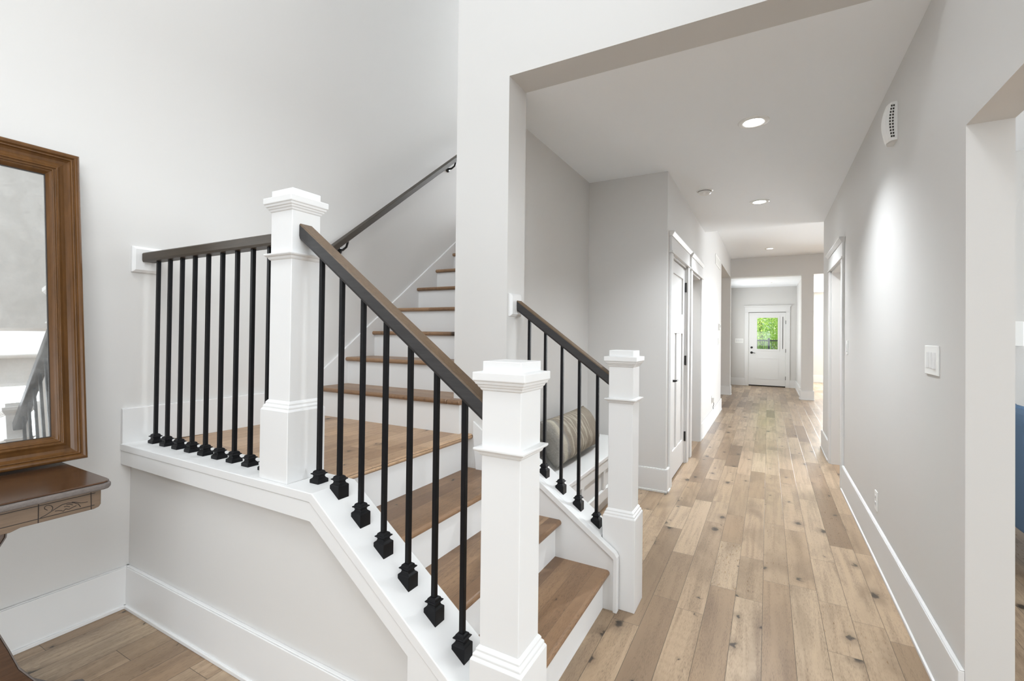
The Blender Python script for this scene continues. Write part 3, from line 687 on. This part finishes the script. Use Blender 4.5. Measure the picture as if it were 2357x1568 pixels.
def plate(name, x, s, y, z, wy, hz, label, cat, kind, group=None, axis='X'):
    """wall plate on x = const facing s, with rocker(s) or sockets"""
    t = thing(name, (x, y, z), label, cat, group)
    def q(b, a0, a1, u0, u1, z0, z1):
        if axis == 'X': b.box(*sorted((x+s*a0, x+s*a1)), y+u0, y+u1, z+z0, z+z1)
        else: b.box(x+u0, x+u1, *sorted((y+s*a0, y+s*a1)), z+z0, z+z1)
        return b
    q(MB(), 0, .006, -wy/2, wy/2, -hz/2, hz/2).build('plate', M['plastic'], t, bevel=.002)
    if kind[0] == 'rocker':
        n = kind[1]; pw = .046
        for i in range(n):
            u = (i-(n-1)/2)*pw
            b = MB()
            if axis == 'X':
                o_ = .012 if i == 0 else .008
                xs = [x+s*.005, x+s*.007, x+s*o_]
                b.loft([[(xs[0], y+u-.016, z-.034), (xs[2], y+u-.016, z-.034), (xs[2], y+u+.016, z-.034), (xs[0], y+u+.016, z-.034)], [(xs[0], y+u-.016, z+.034), (xs[1], y+u-.016, z+.034), (xs[1], y+u+.016, z+.034), (xs[0], y+u+.016, z+.034)]])
            else:
                q(b, .005, .009, u-.016, u+.016, -.034, .034)
            b.build('rocker', M['trim'], t, bevel=.001, seg=1)
    elif kind[0] == 'socket':
        for dz in (-.02, .02):
            so = q(MB(), .005, .008, -.017, .017, dz-.014, dz+.014).build('socket', M['trim'], t, bevel=.002)
            q(q(MB(), .0078, .0084, -.008, -.006, dz-.006, dz+.006), .0078, .0084, .006, .008, dz-.006, dz+.006).build('slots', M['slot'], so)
    return t
plate('light_switch', xR, -1, 2.566, 1.285, .180, .122, 'wide three rocker white switch plate near the right opening', 'light switch', ('rocker', 3))
plate('light_switch', xR, -1, 4.96, 1.290, .075, .120, 'single white switch beside the right doorway casing', 'light switch', ('rocker', 1))
plate('wall_outlet', xR, -1, 3.695, .352, .075, .120, 'white wall outlet low on the right wall above the baseboard', 'outlet', ('socket',))
plate('light_switch', xH, 1, 9.08, 1.28, .08, .12, 'white switch under the thermostat on the far left wall', 'light switch', ('rocker', 1))
plate('light_switch', -.719, -1, yE, 1.257, .215, .125, 'wide white switch plate on the wall left of the end door', 'light switch', ('rocker', 4), axis='Y') if False else None
t = thing('light_switch', (-.719, yE, 1.257), 'wide white switch plate on the wall left of the end door', 'light switch')
MB().box(-.824, -.614, yE-.006, yE, 1.195, 1.32).build('plate', M['plastic'], t, bevel=.002)
for i in range(4): MB().box(-.719+(i-1.5)*.046-.016, -.719+(i-1.5)*.046+.016, yE-.010, yE-.005, 1.225, 1.290).build('rocker', M['trim'], t, bevel=.001, seg=1)
po = plate('wall_outlet', xH, 1, 8.05, .365, .08, .125, 'white outlet with a plugged in adapter low on the left wall', 'outlet', ('socket',))
ad = MB().box(xH+.008, xH+.040, 8.02, 8.085, .325, .400).build('adapter', M['plastic'], po, bevel=.004)
MB().tube([(xH+.03, 8.05, .326), (xH+.032, 8.05, .29), (xH+.02, 8.06, .25), (xH+.024, 8.055, .215)], .004, 8).build('cord', M['metal'], po)
t = thing('thermostat', (xH, 9.14, 1.545), 'small white thermostat on the far left wall', 'thermostat')
MB().box(xH, xH+.006, 9.07, 9.21, 1.480, 1.610).build('plate', M['plastic'], t, bevel=.002)
MB().box(xH+.006, xH+.030, 9.085, 9.195, 1.492, 1.598).build('body', M['plastic'], t, bevel=.006)
MB().box(xH+.0295, xH+.0305, 9.11, 9.17, 1.535, 1.58).build('screen', M['slot'], t)
t = thing('wall_vent', (xH, 8.87, 2.675), 'white slatted air vent high on the far left wall', 'vent')
b = MB(); b.box(xH, xH+.010, 8.45, 9.29, 2.59, 2.615); b.box(xH, xH+.010, 8.45, 9.29, 2.735, 2.76); b.box(xH, xH+.010, 8.45, 8.475, 2.615, 2.735); b.box(xH, xH+.010, 9.265, 9.29, 2.615, 2.735)
b.build('frame', M['plastic'], t, bevel=.002, seg=1)
b = MB()
for k in range(9):
    z = 2.617 + .0131*k
    b.loft([[(xH+.001, yy, z), (xH+.009, yy, z), (xH+.005, yy, z+.0125), (xH+.001, yy, z+.0125)] for yy in (8.475, 9.265)])
b.build('slats', M['plastic'], t)

# ------------------------------------------------------------------ built-in bench and pillow in the recess
t = thing('built_in_bench', (-1.29, 3.3, 0), 'white built in bench along the recess wall behind the right railing', 'bench')
bf = -1.082; bt = .446
MB().box(xREC, bf+.008, 2.49, yB, bt-.028, bt).build('seat_top', M['trim'], t, bevel=.004)
MB().box(xREC, bf-.02, 2.50, yB, .12, bt-.028).build('carcass', M['trim'], t)
b = MB(); b.box(bf-.02, bf, 2.50, yB-.02, .345, bt-.028); b.box(bf-.02, bf, 2.50, yB-.02, .12, .20)
for y in (2.50, 2.97, 3.44, 3.91, 4.19): b.box(bf-.02, bf-.001, y, y+.045, .20, .345)
b.build('face_frame', M['trim'], t, bevel=.002, seg=1)
MB().box(xREC, bf-.06, 2.50, yB-.02, 0, .12).build('toe_kick', M['wall'], t)

def cushion(name, L, Hh, T, m):
    nu, nv = 40, 22; b = MB(); V = {}
    for s in (1, -1):
        for i in range(nu+1):
            for j in range(nv+1):
                u, v = -1+2*i/nu, -1+2*j/nv
                edge = max(0, (1-abs(u)**3.2))**.55 * max(0, (1-abs(v)**2.6))**.55
                pinch = 1 - .055*(1-abs(v)**2)*abs(u)**6 * 1.0
                px = T/2*edge; y = u*L/2*pinch; z = v*Hh/2*(1-.05*(1-abs(u)**2)*abs(v)**6)
                wr = .006*math.sin(u*23+v*3)*edge*(.4+.6*abs(v)) + .004*math.sin(u*41-v*5+1)*edge
                key = (i, j) if (i in (0, nu) or j in (0, nv)) else (i, j, s)
                if key not in V: V[key] = b.bm.verts.new((s*(px+wr), y, z))
        for i in range(nu):
            for j in range(nv):
                f = lambda a, c: V[(a, c)] if (a in (0, nu) or c in (0, nv)) else V[(a, c, s)]
                b.face([f(i, j), f(i+1, j), f(i+1, j+1), f(i, j+1)])
    return b.build(name, m, smooth=True)
pw = cushion('lumbar_pillow', .88, .330, .25, M['pillow'])
pw.location = (-1.318, 3.36, .618); pw.rotation_euler = (0, math.radians(-24), 0)
tag(pw, 'long taupe and cream striped lumbar pillow lying on the white bench', 'pillow')

# ------------------------------------------------------------------ antique table and leaning mirror
tb = thing('antique_table', (-2.45, .1, 0), 'antique carved dark wood side table under the mirror', 'table')
zt_ = .806
outline = [(-2.785, .829), (-2.22, .829), (-2.195, .826), (-2.178, .815), (-2.170, .80), (-2.168, -.62), (-2.2, -.65), (-2.785, -.65)]
MB().prism(outline, 'Z', zt_-.006, zt_).build('table_top', M['table'], tb, bevel=.003)
MB().prism([(x+(.004 if x > -2.3 else 0), y+(.004 if y > .79 else 0)) for x, y in outline], 'Z', zt_-.030, zt_-.006).build('top_edge', M['table_edge'], tb, bevel=.008, seg=3)
ap = MB(); xa_ = -2.205
ap.prism([(.800, zt_-.030), (.806, zt_-.040), (.806, .716), (.800, .706), (.785, .702), (.590, .702), (.565, .694), (.2, .694), (-.55, .694), (-.6, .71), (-.6, zt_-.030)], 'X', xa_-.022, xa_)
apron = ap.build('apron', M['table_apron'], tb, bevel=.0025)
MB().box(-2.77, xa_-.012, .782, .806, .712, zt_-.030).build('side_apron', M['table_edge'], tb, bevel=.003)
gx = xa_+.0002
def groove(b, pts, r=.0011):
    b.tube([(gx, y, z) for y, z in pts], r, 6)
gl = MB(); groove(gl, [(.30, .762), (.788, .762)], .0013); groove(gl, [(.30, .717), (.786, .717)], .0013); groove(gl, [(.633, .775), (.633, .703)], .0015); groove(gl, [(.775, .775), (.777, .703)], .0015); groove(gl, [(.40, .775), (.40, .697)], .0015)
gl.build('incised_lines', M['groove'], apron)
cv = MB()
for pts in ([(0.656, 0.74), (0.649, 0.746), (0.648, 0.752), (0.652, 0.756), (0.659, 0.756), (0.666, 0.752), (0.67, 0.745), (0.669, 0.739), (0.666, 0.735)],
            [(0.638, 0.719), (0.65, 0.723), (0.664, 0.731), (0.679, 0.739), (0.695, 0.747), (0.711, 0.748), (0.728, 0.743), (0.74, 0.735), (0.746, 0.723)],
            [(0.721, 0.748), (0.735, 0.743), (0.747, 0.737), (0.766, 0.735)],
            [(0.676, 0.73), (0.685, 0.729), (0.694, 0.726), (0.698, 0.722), (0.705, 0.729)],
            [(0.705, 0.729), (0.713, 0.724), (0.723, 0.728), (0.734, 0.731)], [(.700, .738), (.708, .737), (.716, .733)], [(.706, .743), (.716, .742), (.724, .737)]):
    groove(cv, pts, .0012)
cv.build('carved_scroll', M['groove'], apron)
# curved scroll legs, two at each end
def table_leg(x, ym, s, dy=0):
    outer = [(.575, .694), (.572, .660), (.545, .610), (.500, .560), (.472, .500), (.478, .440), (.515, .385), (.560, .340), (.586, .268), (.613, .187), (.660, .109), (.725, .048), (.80, .016)]
    inner = [(.500, .694), (.498, .655), (.470, .610), (.430, .565), (.402, .500), (.408, .430), (.445, .360), (.490, .300), (.512, .240), (.535, .160), (.585, .075), (.665, .010), (.79, .0)]
    def mir(p): return ((p[0] if s > 0 else 2*ym-p[0]) + dy, p[1])
    b = MB(); pts = [mir(p) for p in outer] + [mir(p) for p in inner[::-1]]
    R0, R1 = [[b.bm.verts.new((xx, *p)) for p in map(mir, outer)] for xx in (x-.02, x+.02)], None
    A, B = R0; Ai, Bi = [[b.bm.verts.new((xx, *p)) for p in map(mir, inner)] for xx in (x-.02, x+.02)]
    n = len(outer)
    for i in range(n-1):
        b.face([A[i], A[i+1], B[i+1], B[i]]); b.face([Ai[i], Bi[i], Bi[i+1], Ai[i+1]])
        b.face([A[i], Ai[i], Ai[i+1], A[i+1]]); b.face([B[i], B[i+1], Bi[i+1], Bi[i]])
    b.face([A[0], B[0], Bi[0], Ai[0]]); b.face([A[-1], Ai[-1], Bi[-1], B[-1]])
    lg = b.build('leg', M['table'], tb, bevel=.003)
    e = MB(); O = [mir(p) for p in outer]
    n_ = []
    for i, p in enumerate(O):
        q0, q1 = O[max(i-1, 0)], O[min(i+1, n-1)]; dx, dz = q1[0]-q0[0], q1[1]-q0[1]; l = math.hypot(dx, dz); k = -1 if s > 0 else 1
        n_.append((p[0]+k*dz/l*.004, p[1]-k*dx/l*.004))
    e.loft([[(x-.021, *O[i]), (x+.021, *O[i]), (x+.021, *n_[i]), (x-.021, *n_[i])] for i in range(n)])
    e.build('worn_edge', M['table_edge'], lg)
for x, dy in ((-2.30, 0), (-2.68, -.34)):
    table_leg(x, .09, 1, dy); table_leg(x, .09, -1, -dy)
MB().box(-2.69, -2.29, .07, .11, .47, .53).build('stretcher', M['table'], tb, bevel=.004)
for x in (-2.30, -2.68): MB().box(x-.015, x+.015, -.25, .43, .48, .52).build('stretcher', M['table'], tb, bevel=.004)

mir = thing('leaning_mirror', (-2.58, .4, .81), 'large walnut framed mirror leaning on the wall atop the antique table', 'mirror')
O_ = Vector((-2.574, .894, .819)); Tp = Vector((-2.725, .894, 2.153))
U = (Tp-O_).normalized(); Hm = (Tp-O_).length; V_ = Vector((0, -1, 0)); Nn = Vector((U.z, 0, -U.x)).normalized()
Wm = 1.06
def mp(u, v, d): return O_ + V_*u + U*v + Nn*d
prof = [(0, -.045), (0, -.006), (.003, 0), (.010, .003), (.018, .002), (.0215, -.004), (.023, -.006), (.026, -.002), (.030, -.003), (.033, -.010), (.040, -.017), (.052, -.0185), (.066, -.013), (.076, -.005), (.080, -.004), (.082, -.009), (.085, -.0095), (.088, -.006), (.091, -.008), (.093, -.013), (.096, -.0135), (.100, -.017), (.106, -.026), (.109, -.030), (.109, -.042)]
b = MB(); rings = []
for a, d_ in prof:
    rings.append([mp(a, a, d_), mp(Wm-a, a, d_), mp(Wm-a, Hm-a, d_), mp(a, Hm-a, d_)])
rows = [[b.bm.verts.new(p) for p in r] for r in rings]
n = len(rows)
for i in range(n):
    A, B = rows[i], rows[(i+1) % n]
    for k in range(4): b.face([A[k], A[(k+1) % 4], B[(k+1) % 4], B[k]])
fr = b.build('frame', M['frame'], mir, bevel=.0012, seg=2)
b = MB(); b.loft([[mp(.108, .108, d), mp(Wm-.108, .108, d), mp(Wm-.108, Hm-.108, d), mp(.108, Hm-.108, d)] for d in (-.040, -.034)])
b.build('mirror_glass', M['mirror'], mir)
b = MB()
for a0, a1 in ((.1065, .1115),):
    R = [[b.bm.verts.new(mp(*c, d)) for c in ((a, a), (Wm-a, a), (Wm-a, Hm-a), (a, Hm-a))] for a, d in ((a0, -.029), (a1, -.029), (a1, -.034), (a0, -.034))]
    for i in range(4):
        for k in range(4): b.face([R[i][k], R[i][(k+1) % 4], R[(i+1) % 4][(k+1) % 4], R[(i+1) % 4][k]])
b.build('inner_lip', M['groove'], mir)

# ------------------------------------------------------------------ room beyond the right opening
ch = thing('armchair', (1.86, 4.05, 0), 'blue upholstered armchair with dark legs beyond the right opening', 'armchair')
x0, x1, y0, y1 = 1.34, 2.12, 3.70, 4.52
b = MB().box(x0+.04, x1, y0+.10, y1-.02, .235, .46); b.build('seat', M['cloth_blue'], ch, bevel=.03, seg=3)
for ya_, yb_ in ((y1-.10, y1), (y0+.02, y0+.12)):
    b = MB(); b.prism([(x0+.02, .225), (x1-.02, .235), (x1-.02, .62), (x1-.08, .655), (x0+.50, .66), (x0+.39, .72), (x0+.31, .84), (x0+.25, .905), (x0+.16, .93), (x0-.01, .925)], 'Y', ya_, yb_)
    b.build('arm', M['cloth_blue'], ch, bevel=.018, seg=3)
    b = MB(); pts = [(x1-.03, .66), (x1-.10, .665), (x0+.50, .67), (x0+.39, .735), (x0+.30, .80), (x0+.22, .84), (x0+.14, .925)]
    b.tube([(x, yb_-.02 if ya_ > 4 else ya_+.02, z) for x, z in pts], .022, 10); b.build('welt', M['cloth_blue'], ch, smooth=True)
b = MB(); b.prism([(x0-.02, .23), (x0+.10, .23), (x0+.20, .50), (x0+.12, .90), (x0+.05, .94), (x0-.04, .935), (x0-.07, .90)], 'Y', y0+.03, y1-.01); b.build('backrest', M['cloth_blue'], ch, bevel=.02, seg=3)
for lx, ly in ((x0+.07, y1-.06), (x1-.08, y1-.06), (x0+.07, y0+.10), (x1-.08, y0+.10)):
    MB().loft([[(lx-r, ly-r, z), (lx+r, ly-r, z), (lx+r, ly+r, z), (lx-r, ly+r, z)] for r, z in ((.022, 0), (.036, .235))]).build('leg', M['leg_black'], ch, bevel=.003)
bx = MB().box(1.40, 1.69, 4.93, 5.0, 1.325, 1.515).build('wall_box', M['plastic'], bevel=.006)
tag(bx, 'small white box on the wall above the blue armchair', 'wall box')

# ------------------------------------------------------------------ garden outside the end door
structure('ground_garden', MB().box(-14, 14, 17.4, 60, -.30, -.2), M['lawn'], 'green lawn outside the end door', 'lawn')
structure('ground_terrace', MB().box(-2.6, 1.9, yE+.15, 17.4, -.22, -.12), mat('grey_patio_concrete', (.42, .41, .39, 1), .9, var=.15), 'grey patio outside the end door', 'patio')
fe = thing('garden_fence', (0, 19.2, -.2), 'dark metal garden fence seen through the end door glass', 'fence')
for k in range(-7, 9):
    x = .02 + .62*k
    MB().box(x-.035, x+.035, 19.17, 19.24, -.2, 1.33).build('post', M['fence'], fe)
MB().box(-5, 5.6, 19.19, 19.22, 1.22, 1.27).build('rail', M['fence'], fe); MB().box(-5, 5.6, 19.19, 19.22, .02, .07).build('rail', M['fence'], fe)
b = MB()
for k in range(-90, 98): b.box(.05+.056*k-.011, .05+.056*k+.011, 19.195, 19.215, .02, 1.25)
b.build('pickets', M['fence'], fe)
def tree(cx, cy, ch_, rx, rz_, n, label, seed):
    t = thing('garden_tree', (cx, cy, -.2), label, 'tree', 'trees in the garden')
    rn = random.Random(seed)
    MB().tube([(cx, cy, -.2), (cx+.05, cy, .6), (cx-.03, cy, ch_)], [.12, .10, .05], 10).build('trunk', M['bark'], t, smooth=True)
    b = MB()
    for _ in range(n):
        d = Vector((rn.gauss(0, 1), rn.gauss(0, 1), rn.gauss(0, 1))).normalized()*(rn.random()**.28)
        p = Vector((cx+d.x*rx, cy+d.y*rx, ch_+d.z*rz_))
        a = Vector((rn.gauss(0, 1), rn.gauss(0, 1), rn.gauss(0, 1))).normalized(); c = a.orthogonal().normalized(); s = rn.uniform(.018, .038)
        vs = [b.bm.verts.new(p + q) for q in (-a*s, c*s*.55, a*s, -c*s*.55)]; b.face(vs)
    b.build('foliage', M['leaf'], t)
tree(-.25, 21.2, 2.0, 1.5, 1.9, 42000, 'bright green leafy tree filling the end door glass', 3)
tree(2.0, 24.6, 1.5, 1.1, 1.3, 9000, 'bright green shrub at the right of the end door glass', 5)
ho = thing('neighbour_house', (2.6, 34, -.2), 'grey roofed house behind the garden trees', 'house')
MB().box(.4, 7, 33, 39, -.2, 2.6).build('wall', mat('pale_siding', (.5, .49, .47, 1), .8), ho)
MB().prism([(0, 2.5), (3.7, 5.0), (7.4, 2.5)], 'Y', 32.6, 39.4).build('roof', M['roof'], ho)
